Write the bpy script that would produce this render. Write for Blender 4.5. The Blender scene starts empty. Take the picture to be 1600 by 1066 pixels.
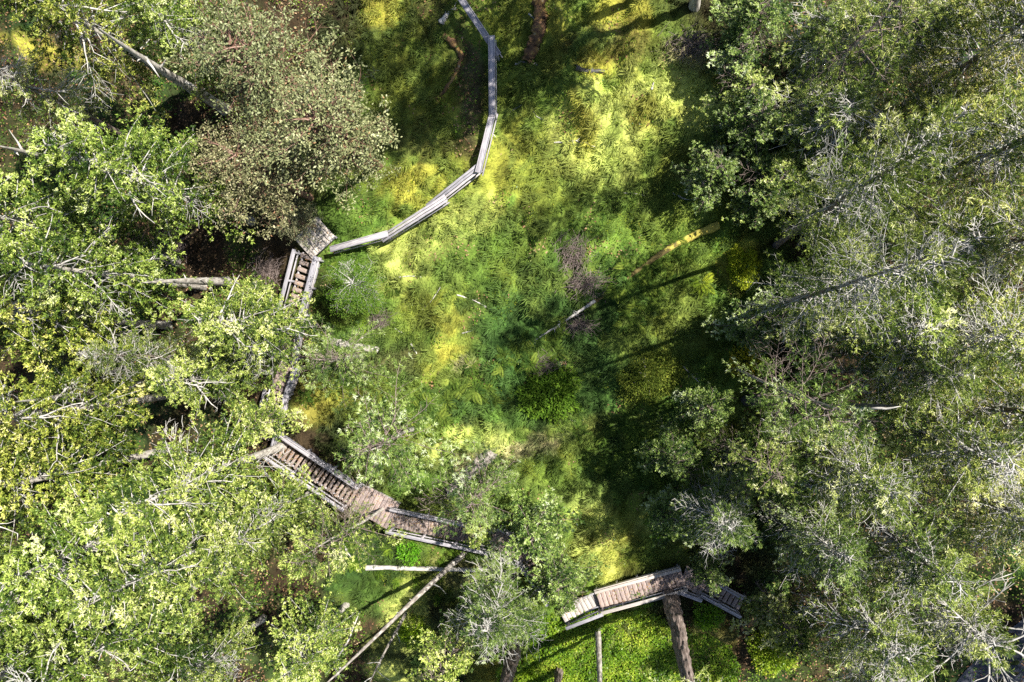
import bpy, math, random
import numpy as np
from mathutils import Vector, Matrix

# ------------------------------------------------------------------ camera, sky, sun, exposure
S = bpy.context.scene
C = S.collection
CAM_Z, F_PX, TILT = 34.0, 1081.0, math.radians(6.6)
fwd = Vector((-math.sin(TILT), 0, -math.cos(TILT)))
upv = Vector((0, 1, 0))
rgt = fwd.cross(upv).normalized()
cam_d = bpy.data.cameras.new('drone_camera')
cam_d.sensor_width = 36.0
cam_d.lens = 36.0 * F_PX / 1600.0
cam_d.clip_start, cam_d.clip_end = 0.5, 1000
cam = bpy.data.objects.new('drone_camera', cam_d)
cam.matrix_world = Matrix(((rgt.x, upv.x, -fwd.x, 0), (rgt.y, upv.y, -fwd.y, 0), (rgt.z, upv.z, -fwd.z, CAM_Z), (0, 0, 0, 1)))
C.objects.link(cam); S.camera = cam

SUN_ELEV = math.radians(53)
az = Vector((0.93, 0.37)).normalized()
sunv = Vector((az.x * math.cos(SUN_ELEV), az.y * math.cos(SUN_ELEV), math.sin(SUN_ELEV)))
W = bpy.data.worlds.new('World'); S.world = W; W.use_nodes = True
wn = W.node_tree.nodes; wl = W.node_tree.links
bg = wn['Background']; bg.inputs['Strength'].default_value = 0.062
sky = wn.new('ShaderNodeTexSky'); sky.sky_type = 'NISHITA'; sky.sun_disc = False
sky.sun_elevation = SUN_ELEV; sky.sun_rotation = math.atan2(az.x, az.y)
wl.new(sky.outputs[0], bg.inputs['Color'])
sd = bpy.data.lights.new('sun', 'SUN'); sd.energy = 5.0; sd.angle = math.radians(0.5); sd.color = (1.0, 0.95, 0.86)
sun = bpy.data.objects.new('sun', sd); sun.rotation_euler = sunv.to_track_quat('Z', 'Y').to_euler(); sun.location = (10, 10, 60)
C.objects.link(sun)
S.view_settings.view_transform = 'Standard'; S.view_settings.look = 'None'
S.view_settings.exposure = 1.2; S.view_settings.gamma = 1.0; S.view_settings.use_curve_mapping = False
S.cycles.max_bounces = 5; S.cycles.transmission_bounces = 3; S.cycles.diffuse_bounces = 2
S.cycles.use_denoising = False; S.render.filter_size = 1.0; S.cycles.sample_clamp_indirect = 3.0

# ------------------------------------------------------------------ helpers
rng = np.random.default_rng(11)
def _hash(ix, iy, s):
    h = (ix.astype(np.int64) * 374761393 + iy.astype(np.int64) * 668265263 + s * 974711) & 0x7fffffff
    h = ((h ^ (h >> 13)) * 1274126177) & 0x7fffffff
    return ((h ^ (h >> 16)) & 0xffff) / 65535.0
def vnoise(x, y, s=0):
    x = np.asarray(x, float); y = np.asarray(y, float)
    ix = np.floor(x); iy = np.floor(y); fx = x - ix; fy = y - iy
    fx = fx * fx * (3 - 2 * fx); fy = fy * fy * (3 - 2 * fy)
    a = _hash(ix, iy, s); b = _hash(ix + 1, iy, s); c = _hash(ix, iy + 1, s); d = _hash(ix + 1, iy + 1, s)
    return (a * (1 - fx) + b * fx) * (1 - fy) + (c * (1 - fx) + d * fx) * fy
def fbm(x, y, s=0, o=4):
    t = 0; amp = .5; n = 0
    for k in range(o):
        t = t + amp * vnoise(x * 2 ** k + 17.3 * k, y * 2 ** k - 9.1 * k, s + k); n += amp; amp *= .5
    return t / n

def ray(px, py):
    return fwd + rgt * ((px - 800) / F_PX) + upv * ((533 - py) / F_PX)
def flat(px, py, z=0.0):
    d = ray(px, py); t = (CAM_Z - z) / -d.z
    return d.x * t, d.y * t

MOUNDS = []   # x, y, rx, ry, angle, height
def H(x, y):
    x = np.asarray(x, float); y = np.asarray(y, float)
    h = 6.4 * np.tanh(y / 40.0)
    h = h + 0.75 * (fbm(x / 5.5, y / 5.5, 3, 3) - .5) + 0.34 * (fbm((x * .8 - y * .6) / 1.1, (x * .6 + y * .8) / 2.2, 8, 4) - .5) + 0.75 * (np.abs(fbm((x * .8 - y * .6) / .8, (x * .6 + y * .8) / 1.5, 61, 3) - .5) * 2) ** .7 * np.clip(fbm(x / 3, y / 3, 65, 2) * 2 - .3, 0, 1.2)
    for (mx, my, rx, ry, a, hh) in MOUNDS:
        c, s = math.cos(a), math.sin(a)
        u = ((x - mx) * c + (y - my) * s) / rx; v = (-(x - mx) * s + (y - my) * c) / ry
        h = h + hh * np.exp(-(u * u + v * v) * 1.3)
    return h
for (px, py, rx, ry, a, hh) in [(915, 190, 1.0, 2.2, .35, .55), (935, 100, 1.2, .7, .3, .5), (985, 115, .5, 1.8, -.15, .4), (1010, 170, .7, .8, 0, .35),
        (745, 270, 1.2, 2.0, -.4, .4), (690, 520, .9, 2.4, -.5, .4), (650, 280, 1.5, 1.2, 0, .35), (940, 830, 1.3, 2.2, .2, .5),
        (620, 420, 1.6, 1.2, .5, .4), (840, 335, .8, 1.4, 0, .3), (1040, 200, .9, 1.2, .2, .3), (720, 700, 1.6, 1.0, .4, .35), (880, 680, 1.8, .7, .35, .4),
        (880, 60, .7, 1.3, -.2, .4), (940, 40, .8, .9, 0, .4), (1000, 20, .6, 1.4, 0, .35), (1030, 640, 1.6, .8, .4, .4), (960, 560, 1.2, 1.0, .4, .4), (610, 25, 1.2, .8, .3, .35)]:
    x, y = flat(px, py); MOUNDS.append((x, y, rx, ry, a, hh * 1.7))
def G(px, py, dz=0.0):
    z = 0.0
    for _ in range(14):
        x, y = flat(px, py, z); z = float(H(x, y)) + dz
    return Vector((x, y, z))
def to_px(x, y, z):
    dx, dy, dz = x, y, z - CAM_Z
    w = dx * fwd.x + dz * fwd.z
    return 800 + F_PX * (dx * rgt.x + dz * rgt.z) / w, 533 - F_PX * dy / w

def mesh_np(name, V, Fq, mat=None, attrs=None, smooth=False):
    """V (n,3), Fq (m,k) with constant k"""
    V = np.asarray(V, np.float32); Fq = np.asarray(Fq, np.int32); m, k = Fq.shape
    me = bpy.data.meshes.new(name)
    me.vertices.add(len(V)); me.vertices.foreach_set('co', V.ravel())
    me.loops.add(m * k); me.loops.foreach_set('vertex_index', Fq.ravel())
    me.polygons.add(m); me.polygons.foreach_set('loop_start', np.arange(0, m * k, k, dtype=np.int32))
    if smooth: me.polygons.foreach_set('use_smooth', np.ones(m, dtype=bool))
    for nm, a in (attrs or {}).items():
        a = np.asarray(a, np.float32)
        if a.ndim == 1:
            at = me.attributes.new(nm, 'FLOAT', 'POINT'); at.data.foreach_set('value', a)
        else:
            at = me.attributes.new(nm, 'FLOAT_COLOR', 'POINT'); at.data.foreach_set('color', np.c_[a, np.ones(len(a))].astype(np.float32).ravel())
    me.update(calc_edges=True)
    if mat: me.materials.append(mat)
    return me
def obj(name, me, parent=None, kind=None):
    o = bpy.data.objects.new(name, me); C.objects.link(o)
    if parent: o.parent = parent
    if kind: o['kind'] = kind
    return o
def tag(o, label, cat, group=None):
    o['label'] = label; o['category'] = cat
    if group: o['group'] = group
    return o
def thing(name, label, cat, loc=(0, 0, 0), rz=0, group=None):
    o = bpy.data.objects.new(name, None); C.objects.link(o); o.empty_display_size = .3
    o.location = loc; o.rotation_euler = (0, 0, rz)
    return tag(o, label, cat, group)

def unit(v): return v / np.maximum(np.linalg.norm(v, axis=-1, keepdims=True), 1e-9)
def kites(P, D, N, L, Wd, fold=.12):
    P = np.asarray(P); D = unit(D); Sd = unit(np.cross(N, D)); Nn = np.cross(D, Sd)
    L = L[:, None]; Wd = Wd[:, None]
    a = P; c = P + D * L; mid = P + D * L * .5 + Nn * L * fold
    V = np.stack([a, mid + Sd * Wd / 2, c, mid - Sd * Wd / 2], 1).reshape(-1, 3)
    n = len(P); Fq = np.arange(4 * n).reshape(n, 4)
    return V, Fq
class Tubes:
    def __init__(s, sides=4): s.V = []; s.F = []; s.n = 0; s.k = sides; s.T = []
    def add(s, pts, rad, tint=None):
        pts = np.asarray(pts, float); n = len(pts); k = s.k
        t = np.gradient(pts, axis=0); t = unit(t)
        ref = np.array([0, 0, 1.]) if abs(t[0][2]) < .9 else np.array([1., 0, 0])
        u = unit(np.cross(t, ref)); v = np.cross(t, u)
        a = np.arange(k) * 2 * math.pi / k
        rad = np.broadcast_to(np.asarray(rad, float), (n,))
        ring = pts[:, None] + rad[:, None, None] * (u[:, None] * np.cos(a)[None, :, None] + v[:, None] * np.sin(a)[None, :, None])
        s.V.append(ring.reshape(-1, 3)); s.T.append(np.full(n * k, rng.random() if tint is None else tint))
        i = np.arange(n - 1)[:, None] * k + np.arange(k)[None] + s.n
        j = np.arange(n - 1)[:, None] * k + (np.arange(k)[None] + 1) % k + s.n
        s.F.append(np.stack([i, j, j + k, i + k], -1).reshape(-1, 4))
        e = s.n + (n - 1) * k
        if k == 4: s.F.append(np.array([[e, e + 1, e + 2, e + 3], [s.n + 3, s.n + 2, s.n + 1, s.n]]))
        s.n += n * k
    def mesh(s, name, mat): return mesh_np(name, np.concatenate(s.V), np.concatenate(s.F), mat, {'tint': np.concatenate(s.T)}, True)

# ------------------------------------------------------------------ materials
def mat(name):
    m = bpy.data.materials.new(name); m.use_nodes = True
    nt = m.node_tree; return m, nt, nt.nodes['Principled BSDF'], nt.nodes['Material Output']
def ramp(nt, stops, fac):
    r = nt.nodes.new('ShaderNodeValToRGB'); e = r.color_ramp.elements
    e[0].position, e[0].color = stops[0][0], (*stops[0][1], 1)
    e[1].position, e[1].color = stops[-1][0], (*stops[-1][1], 1)
    for p, c in stops[1:-1]:
        x = e.new(p); x.color = (*c, 1)
    nt.links.new(fac, r.inputs[0]); return r.outputs[0]
def attr(nt, n):
    a = nt.nodes.new('ShaderNodeAttribute'); a.attribute_name = n; return a
def noise(nt, scale, detail=4, coord='Object', dist=0.0):
    tc = nt.nodes.new('ShaderNodeTexCoord'); n = nt.nodes.new('ShaderNodeTexNoise')
    n.inputs['Scale'].default_value = scale; n.inputs['Detail'].default_value = detail; n.inputs['Distortion'].default_value = dist
    nt.links.new(tc.outputs[coord], n.inputs['Vector']); return n.outputs['Fac']
def mul(nt, a, b, f=1.0, mode='MULTIPLY'):
    m = nt.nodes.new('ShaderNodeMix'); m.data_type = 'RGBA'; m.blend_type = mode; m.inputs[0].default_value = f
    nt.links.new(a, m.inputs[6])
    if isinstance(b, tuple): m.inputs[7].default_value = (*b, 1)
    else: nt.links.new(b, m.inputs[7])
    return m.outputs[2]
def leaf_mat(name, stops, trans=.35, rough=.45, use_obj=True):
    m, nt, b, out = mat(name)
    c = ramp(nt, stops, attr(nt, 'tint').outputs['Fac'])
    if use_obj:
        oi = nt.nodes.new('ShaderNodeObjectInfo'); c = mul(nt, c, oi.outputs['Color'])
    nt.links.new(c, b.inputs['Base Color']); b.inputs['Roughness'].default_value = rough; b.inputs['Specular IOR Level'].default_value = .15 if rough < .7 else .06
    t = nt.nodes.new('ShaderNodeBsdfTranslucent'); nt.links.new(mul(nt, c, (1.15, 1.1, .55)), t.inputs['Color'])
    mx = nt.nodes.new('ShaderNodeMixShader'); mx.inputs[0].default_value = trans
    nt.links.new(b.outputs[0], mx.inputs[1]); nt.links.new(t.outputs[0], mx.inputs[2]); nt.links.new(mx.outputs[0], out.inputs[0])
    return m
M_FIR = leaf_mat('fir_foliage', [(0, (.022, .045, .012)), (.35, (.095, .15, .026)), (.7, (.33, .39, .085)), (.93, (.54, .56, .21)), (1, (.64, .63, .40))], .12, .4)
M_ARB = leaf_mat('arbutus_foliage', [(0, (.045, .055, .028)), (.35, (.15, .155, .08)), (.7, (.31, .305, .17)), (.94, (.54, .50, .36)), (.96, (.20, .11, .07)), (1, (.30, .17, .10))], .15, .4)
M_BROAD = leaf_mat('broadleaf_foliage', [(0, (.03, .08, .012)), (.4, (.09, .19, .02)), (.8, (.19, .31, .04)), (1, (.32, .40, .08))], .35, .35)
M_FERN = leaf_mat('fern_fronds', [(0, (.03, .065, .012)), (.5, (.085, .14, .022)), (1, (.19, .25, .04))], .3, .75)
def wood_mat(name, stops, sc=(1, 1, 1), scale=6, rough=.8, bump=.4, tint=True):
    m, nt, b, out = mat(name)
    tc = nt.nodes.new('ShaderNodeTexCoord'); mp = nt.nodes.new('ShaderNodeMapping'); mp.inputs['Scale'].default_value = sc
    n = nt.nodes.new('ShaderNodeTexNoise'); n.inputs['Scale'].default_value = scale; n.inputs['Detail'].default_value = 6
    nt.links.new(tc.outputs['Object'], mp.inputs[0]); nt.links.new(mp.outputs[0], n.inputs['Vector'])
    c = ramp(nt, stops, n.outputs['Fac'])
    if tint:
        oi = nt.nodes.new('ShaderNodeObjectInfo')
        c = mul(nt, c, ramp(nt, [(0, (.72, .72, .74)), (1, (1.18, 1.12, 1.06))], oi.outputs['Random']))
    nt.links.new(c, b.inputs['Base Color']); b.inputs['Roughness'].default_value = rough
    bp = nt.nodes.new('ShaderNodeBump'); bp.inputs['Strength'].default_value = bump; bp.inputs['Distance'].default_value = .03
    nt.links.new(n.outputs['Fac'], bp.inputs['Height']); nt.links.new(bp.outputs[0], b.inputs['Normal'])
    return m
M_GREYWOOD = wood_mat('weathered_grey_wood', [(.3, (.20, .195, .22)), (.55, (.37, .36, .39)), (.75, (.52, .505, .515))], (1, 14, 14), 3)
M_BROWNWOOD = wood_mat('brown_deck_wood', [(.3, (.17, .128, .12)), (.55, (.32, .255, .235)), (.75, (.47, .40, .37))], (14, 1.5, 14), 3)
M_REDWOOD = wood_mat('reddish_stair_wood', [(.3, (.15, .115, .10)), (.55, (.30, .245, .22)), (.75, (.48, .43, .40))], (14, 1.5, 14), 3)
M_PALEDECK = wood_mat('pale_deck_wood', [(.3, (.34, .31, .28)), (.55, (.47, .435, .40)), (.75, (.60, .56, .52))], (1.5, 14, 14), 3)
M_BARK = wood_mat('fir_bark', [(.3, (.07, .05, .042)), (.5, (.17, .13, .11)), (.72, (.34, .28, .25))], (5, 5, .8), 3.0, .9, 1.0, False)
M_PALEBARK = wood_mat('pale_lichen_bark', [(.3, (.17, .15, .13)), (.5, (.36, .33, .29)), (.7, (.56, .53, .47))], (3, 3, 1.2), 3.0, .85, .6, False)
M_MIDBARK = wood_mat('grey_brown_bark', [(.3, (.10, .085, .07)), (.5, (.22, .195, .17)), (.7, (.44, .41, .36))], (3, 3, 1.6), 3.0, .85, .6, False)
M_REDBARK = wood_mat('arbutus_bark', [(.3, (.13, .065, .045)), (.6, (.22, .13, .09)), (.8, (.34, .24, .17))], (2, 2, 1), 4, .5, .2, False)
M_TWIG = wood_mat('bare_lichen_twigs', [(.3, (.26, .245, .22)), (.55, (.43, .415, .38)), (.75, (.60, .58, .53))], (1, 1, 1), 3, .85, .2, False)
M_DEADWOOD = wood_mat('bleached_dead_wood', [(.3, (.25, .23, .205)), (.55, (.46, .435, .40)), (.75, (.64, .61, .56))], (1, 1, 1), 5, .85, .5, False)
M_BROWNTWIG = wood_mat('dead_brown_stalks', [(.3, (.10, .075, .065)), (.6, (.20, .155, .14)), (.8, (.30, .25, .23))], (1, 1, 1), 3, .9, .2, False)
M_ROT = wood_mat('rotten_brown_wood', [(.3, (.05, .028, .015)), (.5, (.14, .075, .035)), (.62, (.24, .15, .04)), (.8, (.40, .36, .30))], (1, 1, 1), 4, .95, 1.0, False)
M_DARKLOG = wood_mat('dark_grey_wood', [(.3, (.03, .03, .032)), (.6, (.07, .07, .075)), (.8, (.2, .19, .19))], (1, 4, 4), 3, .7, .6, False)  # near-black grey wood with paler streaks
M_MOSSLOG = wood_mat('yellow_mossy_wood', [(.3, (.24, .19, .04)), (.5, (.42, .36, .06)), (.75, (.54, .48, .12))], (1, 1, 1), 5, .95, .8, False)
nt = M_MOSSLOG.node_tree; b = nt.nodes['Principled BSDF']; old = b.inputs['Base Color'].links[0].from_socket
tc = nt.nodes.new('ShaderNodeTexCoord'); sp = nt.nodes.new('ShaderNodeSeparateXYZ'); nt.links.new(tc.outputs['Generated'], sp.inputs[0])
mt_ = nt.nodes.new('ShaderNodeMix'); mt_.data_type = 'RGBA'
ad = nt.nodes.new('ShaderNodeMath'); ad.operation = 'MULTIPLY_ADD'; nt.links.new(noise(nt, 5.0, 5), ad.inputs[0]); ad.inputs[1].default_value = .7; nt.links.new(sp.outputs[0], ad.inputs[2])
nt.links.new(ramp(nt, [(.93, (0, 0, 0)), (.99, (1, 1, 1))], ad.outputs[0]), mt_.inputs[0]); mt_.inputs[6].default_value = (.13, .10, .03, 1); nt.links.new(old, mt_.inputs[7]); nt.links.new(mt_.outputs[2], b.inputs['Base Color'])
M_ASPH = wood_mat('asphalt', [(.3, (.03, .033, .045)), (.6, (.045, .05, .065)), (.8, (.08, .085, .11))], (1, 1, 1), 12, .9, .3, False)  # bluish dark tone holds the road's shade in its colour

# ground: colour comes from the moss, grass and litter that grow there, plus painted sun and shade (point attribute), fine variation from noise
m, nt, b, out = mat('moss_and_litter_ground'); M_GROUND = m
gc = attr(nt, 'ground_colour').outputs['Color']
nz = ramp(nt, [(.25, (.72, .72, .68)), (.5, (.97, .97, .94)), (.78, (1.28, 1.25, 1.2))], noise(nt, 5.0, 7, 'Object', .6))
nt.links.new(mul(nt, gc, nz), b.inputs['Base Color']); b.inputs['Roughness'].default_value = .95; b.inputs['Specular IOR Level'].default_value = .15
bp = nt.nodes.new('ShaderNodeBump'); bp.inputs['Strength'].default_value = .9; bp.inputs['Distance'].default_value = .12
nt.links.new(noise(nt, 9.0, 8), bp.inputs['Height']); nt.links.new(bp.outputs[0], b.inputs['Normal'])
m, nt, b, out = mat('moss_and_grass_blades'); M_BLADE = m
gc = attr(nt, 'ground_colour').outputs['Color']
nt.links.new(gc, b.inputs['Base Color']); b.inputs['Roughness'].default_value = .7; b.inputs['Specular IOR Level'].default_value = .2
t = nt.nodes.new('ShaderNodeBsdfTranslucent'); nt.links.new(gc, t.inputs['Color'])
mx = nt.nodes.new('ShaderNodeMixShader'); mx.inputs[0].default_value = .35
nt.links.new(b.outputs[0], mx.inputs[1]); nt.links.new(t.outputs[0], mx.inputs[2]); nt.links.new(mx.outputs[0], out.inputs[0])

# ------------------------------------------------------------------ ground
YEL, LIT_LIME, GRN, DGRN, BRN, TAN, OLV, SOIL = map(np.array, [(.37, .345, .055), (.50, .55, .14), (.10, .175, .028), (.045, .10, .022), (.10, .07, .038), (.46, .38, .22), (.17, .195, .03), (.055, .042, .03)])
PATCH = [  # px, py, rx, ry (photo pixels on the ground), lean, colour, weight; lime ones paint in sun, dark green ones shade over green growth
    (930, 225, 75, 85, .3, LIT_LIME, 1.0), (905, 190, 22, 60, .3, YEL, .95), (935, 98, 42, 22, .2, YEL, .95), (985, 110, 16, 50, -.1, YEL, .9), (1060, 150, 90, 75, 0, LIT_LIME, 1.0),
    (1005, 175, 20, 22, 0, YEL, .8), (1080, 78, 45, 22, .1, TAN, .9), (1045, 215, 20, 35, 0, YEL, .7), (1120, 115, 20, 18, 0, YEL, .7),
    (650, 290, 60, 35, .2, YEL, .85), (765, 300, 45, 75, -.3, YEL, .55), (700, 360, 70, 40, .4, LIT_LIME, .7), (620, 420, 60, 50, .5, LIT_LIME, .8), (745, 335, 40, 40, 0, LIT_LIME, .8),
    (700, 500, 30, 60, .5, YEL, .75), (690, 555, 45, 25, .4, YEL, .9), (728, 572, 26, 16, .3, TAN, .85), (800, 235, 40, 60, 0, YEL, .55), (835, 330, 40, 60, 0, OLV, .8),
    (720, 690, 60, 26, .35, LIT_LIME, .9), (775, 690, 30, 26, 0, LIT_LIME, .9), (800, 705, 22, 18, 0, TAN, .6), (870, 682, 70, 18, .35, TAN, .65), (935, 662, 25, 16, .3, YEL, .9),
    (930, 830, 45, 70, .2, LIT_LIME, .95), (960, 850, 35, 60, 0, YEL, .5), (1020, 810, 35, 30, 0, LIT_LIME, .7), (740, 720, 40, 30, .7, TAN, .7),
    (735, 140, 24, 110, .05, SOIL, .9), (690, 30, 60, 60, 0, BRN, .45), (600, 20, 40, 30, .5, YEL, .9), (650, 150, 60, 80, 0, OLV, .75), (660, 220, 60, 40, 0, BRN, .4),
    (820, 60, 40, 60, 0, OLV, .7), (870, 50, 20, 40, 0, YEL, .7), (945, 25, 45, 30, 0, YEL, .75), (1000, 15, 20, 45, 0, YEL, .8), (960, 65, 70, 30, 0, BRN, .5),
    (1072, 272, 20, 10, .2, TAN, .9), (1050, 265, 50, 40, 0, OLV, .8), (1010, 330, 70, 40, 0, OLV, .6), (880, 300, 90, 45, 0, OLV, .7), (760, 430, 100, 60, .4, OLV, .75), (650, 480, 50, 40, 0, OLV, .8),
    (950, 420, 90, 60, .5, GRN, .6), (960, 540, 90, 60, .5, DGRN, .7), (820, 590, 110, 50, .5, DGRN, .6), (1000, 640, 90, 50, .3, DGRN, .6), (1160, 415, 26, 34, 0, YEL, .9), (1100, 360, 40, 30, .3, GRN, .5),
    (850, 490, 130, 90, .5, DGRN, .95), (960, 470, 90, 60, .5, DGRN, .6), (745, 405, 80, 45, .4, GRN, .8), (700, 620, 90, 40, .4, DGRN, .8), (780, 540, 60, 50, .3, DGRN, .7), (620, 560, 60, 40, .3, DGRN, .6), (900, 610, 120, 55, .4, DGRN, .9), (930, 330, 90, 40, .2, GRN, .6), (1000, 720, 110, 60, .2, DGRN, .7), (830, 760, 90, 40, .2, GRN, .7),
    (505, 625, 50, 40, 0, YEL, .6), (590, 930, 90, 50, .4, GRN, .6), (690, 900, 60, 30, .3, OLV, .8), (730, 900, 50, 24, 0, TAN, .45), (640, 970, 40, 60, .3, LIT_LIME, .8), (610, 1040, 40, 40, 0, LIT_LIME, .7),
    (780, 1045, 60, 30, .4, YEL, .7), (1110, 1020, 30, 45, 0, TAN, .9), (1110, 1000, 40, 40, 0, YEL, .5), (980, 1010, 90, 60, 0, LIT_LIME, .6), (70, 80, 70, 24, -.3, YEL, .9), (90, 1000, 70, 60, 0, BRN, .5), (440, 745, 30, 40, 0, OLV, .8), (200, 130, 40, 60, 0, BRN, .7), (630, 560, 60, 20, .2, BRN, .6), (1230, 455, 40, 20, .3, GRN, .8), (830, 260, 60, 60, 0, OLV, .4)]
PW = []
for (px, py, rx, ry, a, c, w) in PATCH:
    p = G(px, py); k = (CAM_Z - p.z) / F_PX * 1.0
    PW.append((p.x, p.y, rx * k, ry * k, a, c, w))
def ground_colour(x, y):
    x = np.asarray(x, float); y = np.asarray(y, float); shp = x.shape; x = x.ravel(); y = y.ravel()
    n1 = fbm(x / 2.2, y / 2.2, 21, 4)[:, None]; n2 = fbm((x * .8 - y * .6) / .5, (x * .6 + y * .8) / 1.0, 31, 4)[:, None]; n3 = fbm(x / .9 + 40, y / .9, 51, 3)[:, None]
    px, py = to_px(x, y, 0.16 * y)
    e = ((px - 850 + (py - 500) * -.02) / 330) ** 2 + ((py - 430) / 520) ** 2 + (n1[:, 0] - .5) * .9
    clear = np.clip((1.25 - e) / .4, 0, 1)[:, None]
    forest = BRN * .4 * (1 - np.clip((n1 - .45) * 3, 0, 1)) + DGRN * .6 * np.clip((n1 - .45) * 3, 0, 1)  # floor colour darkened to paint shade into the gaps between crowns
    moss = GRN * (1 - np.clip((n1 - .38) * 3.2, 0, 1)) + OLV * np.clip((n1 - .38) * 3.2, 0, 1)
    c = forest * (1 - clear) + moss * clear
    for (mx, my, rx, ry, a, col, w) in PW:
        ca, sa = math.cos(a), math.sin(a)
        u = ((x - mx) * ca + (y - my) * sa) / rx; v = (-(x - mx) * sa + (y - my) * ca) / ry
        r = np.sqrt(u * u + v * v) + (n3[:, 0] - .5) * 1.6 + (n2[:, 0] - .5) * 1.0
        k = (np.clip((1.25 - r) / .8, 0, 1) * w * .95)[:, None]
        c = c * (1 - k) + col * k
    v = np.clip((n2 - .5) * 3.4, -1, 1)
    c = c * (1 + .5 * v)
    g = np.clip((n3 - .56) * 5, 0, .55) * clear
    c = c * (1 - g) + np.array((.16, .22, .045)) * g
    return np.clip(c, .004, .9).reshape(*shp, 3)
def axis(a, b, fine, far, n):
    core = np.arange(a, b + 1e-6, fine)
    t = np.linspace(0, 1, n + 1)[1:] ** 2
    return np.concatenate([(a - t * far)[::-1], core, b + t * far])
xs = axis(-34, 22, .135, 260, 16); ys = axis(-20, 20, .135, 260, 16)
XX, YY = np.meshgrid(xs, ys); ZZ = H(XX, YY)
nx, ny = len(xs), len(ys)
idx = np.arange(nx * ny).reshape(ny, nx)
Fq = np.stack([idx[:-1, :-1], idx[:-1, 1:], idx[1:, 1:], idx[1:, :-1]], -1).reshape(-1, 4)
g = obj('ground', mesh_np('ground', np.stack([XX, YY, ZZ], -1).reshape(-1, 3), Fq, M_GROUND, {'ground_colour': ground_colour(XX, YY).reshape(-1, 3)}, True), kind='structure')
g['label'] = 'mossy sloping forest floor with leaf litter'

# asphalt road at the lower right, draped on the slope
p = G(1618, 1058)
us = np.linspace(-14, 14, 70); vs = np.linspace(-2.5, 2.5, 14)
U, Vv = np.meshgrid(us, vs); ca, sa = math.cos(.95), math.sin(.95)
RX = p.x + U * ca - Vv * sa; RY = p.y + U * sa + Vv * ca
RZ = H(RX, RY) + .05
idx = np.arange(70 * 14).reshape(14, 70)
r = obj('road', mesh_np('road', np.stack([RX, RY, RZ], -1).reshape(-1, 3), np.stack([idx[:-1, :-1], idx[:-1, 1:], idx[1:, 1:], idx[1:, :-1]], -1).reshape(-1, 4), M_ASPH, None, True), kind='structure')
r['label'] = 'dark asphalt road in the lower right corner'

# moss and grass growing over the clearing
def blades(n, ext, lmin, lmax, w0, w1, lean, name, label, keep):
    x = rng.uniform(ext[0], ext[1], n); y = rng.uniform(ext[2], ext[3], n)
    px, py = to_px(x, y, .16 * y)
    k = keep(px, py, x, y); x, y = x[k], y[k]; n = len(x)
    z = H(x, y) - .02
    a = 3.75 + (fbm(x / 2.5, y / 2.5, 71, 2) - .5) * 5 + rng.normal(0, .55, n)
    el = np.abs(rng.normal(lean, .3, n))
    D = np.stack([np.cos(a) * np.cos(el), np.sin(a) * np.cos(el), np.sin(el)], 1)
    Sd = np.stack([-np.sin(a), np.cos(a), rng.normal(0, .2, n)], 1)
    L = rng.uniform(lmin, lmax, n) * (.6 + .8 * fbm(x / 1.2, y / 1.2, 77, 2)); wd = rng.uniform(w0, w1, n)
    P = np.stack([x, y, z], 1)
    V = np.stack([P - Sd * wd[:, None] / 2, P + Sd * wd[:, None] / 2, P + D * L[:, None]], 1).reshape(-1, 3)
    col = ground_colour(x, y) * rng.uniform(.82, 1.2, (n, 1)) * (1 + rng.normal(0, .04, (n, 3)))
    col = np.repeat(np.clip(col, .005, .8), 3, 0)
    o = obj(name, mesh_np(name, V, np.arange(3 * n).reshape(n, 3), M_BLADE, {'ground_colour': col}), kind='stuff')
    tag(o, label, 'moss')
def in_clear(px, py, x, y):
    e = ((px - 850) / 400) ** 2 + ((py - 480) / 620) ** 2
    q = fbm(x / 1.1, y / 1.1, 91, 3)
    soil = (np.abs(px - 735) < 20) & (py < 260)
    return (e < 1.25) & (q > .33) & ~soil
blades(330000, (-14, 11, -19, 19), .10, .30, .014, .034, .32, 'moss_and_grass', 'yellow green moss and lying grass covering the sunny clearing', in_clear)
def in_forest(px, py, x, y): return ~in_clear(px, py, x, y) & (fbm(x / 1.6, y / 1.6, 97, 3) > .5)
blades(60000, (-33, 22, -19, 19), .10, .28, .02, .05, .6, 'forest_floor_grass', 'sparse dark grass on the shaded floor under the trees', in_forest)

# ------------------------------------------------------------------ carpentry
def box_mesh(name, lx, ly, lz, mt, bev=.008):
    x, y, z = lx / 2, ly / 2, lz / 2; b_ = min(bev, z * .6, y * .6)
    V = []
    for zz, k in ((-z, b_), (-z + b_, 0), (z - b_, 0), (z, b_)):
        V += [(-x + k, -y + k, zz), (x - k, -y + k, zz), (x - k, y - k, zz), (-x + k, y - k, zz)]
    Fc = [(3, 2, 1, 0), (12, 13, 14, 15)]
    for r_ in range(3):
        for i in range(4):
            Fc.append((r_ * 4 + i, r_ * 4 + (i + 1) % 4, r_ * 4 + 4 + (i + 1) % 4, r_ * 4 + 4 + i))
    return mesh_np(name, V, Fc, mt)
def beam(name, a, b, w, h, mt, parent, roll=0.0, jitter=.0):
    """a board from world point a to b (centre line), width w sideways, height h"""
    a = Vector(a); b = Vector(b); d = b - a; L = d.length; d.normalize()
    s_ = Vector((0, 0, 1)).cross(d)
    s_ = s_.normalized() if s_.length > 1e-4 else Vector((1, 0, 0))
    u = d.cross(s_)
    R = Matrix((d, s_, u)).transposed().to_4x4() @ Matrix.Rotation(roll + random.gauss(0, jitter), 4, 'X')
    o = obj(name, box_mesh(name, L, w, h, mt), parent)
    o.matrix_world = Matrix.Translation((a + b) / 2 - parent.location) @ R if parent.rotation_euler.z == 0 else Matrix.Translation((a + b) / 2) @ R
    return o
random.seed(5)
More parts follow.
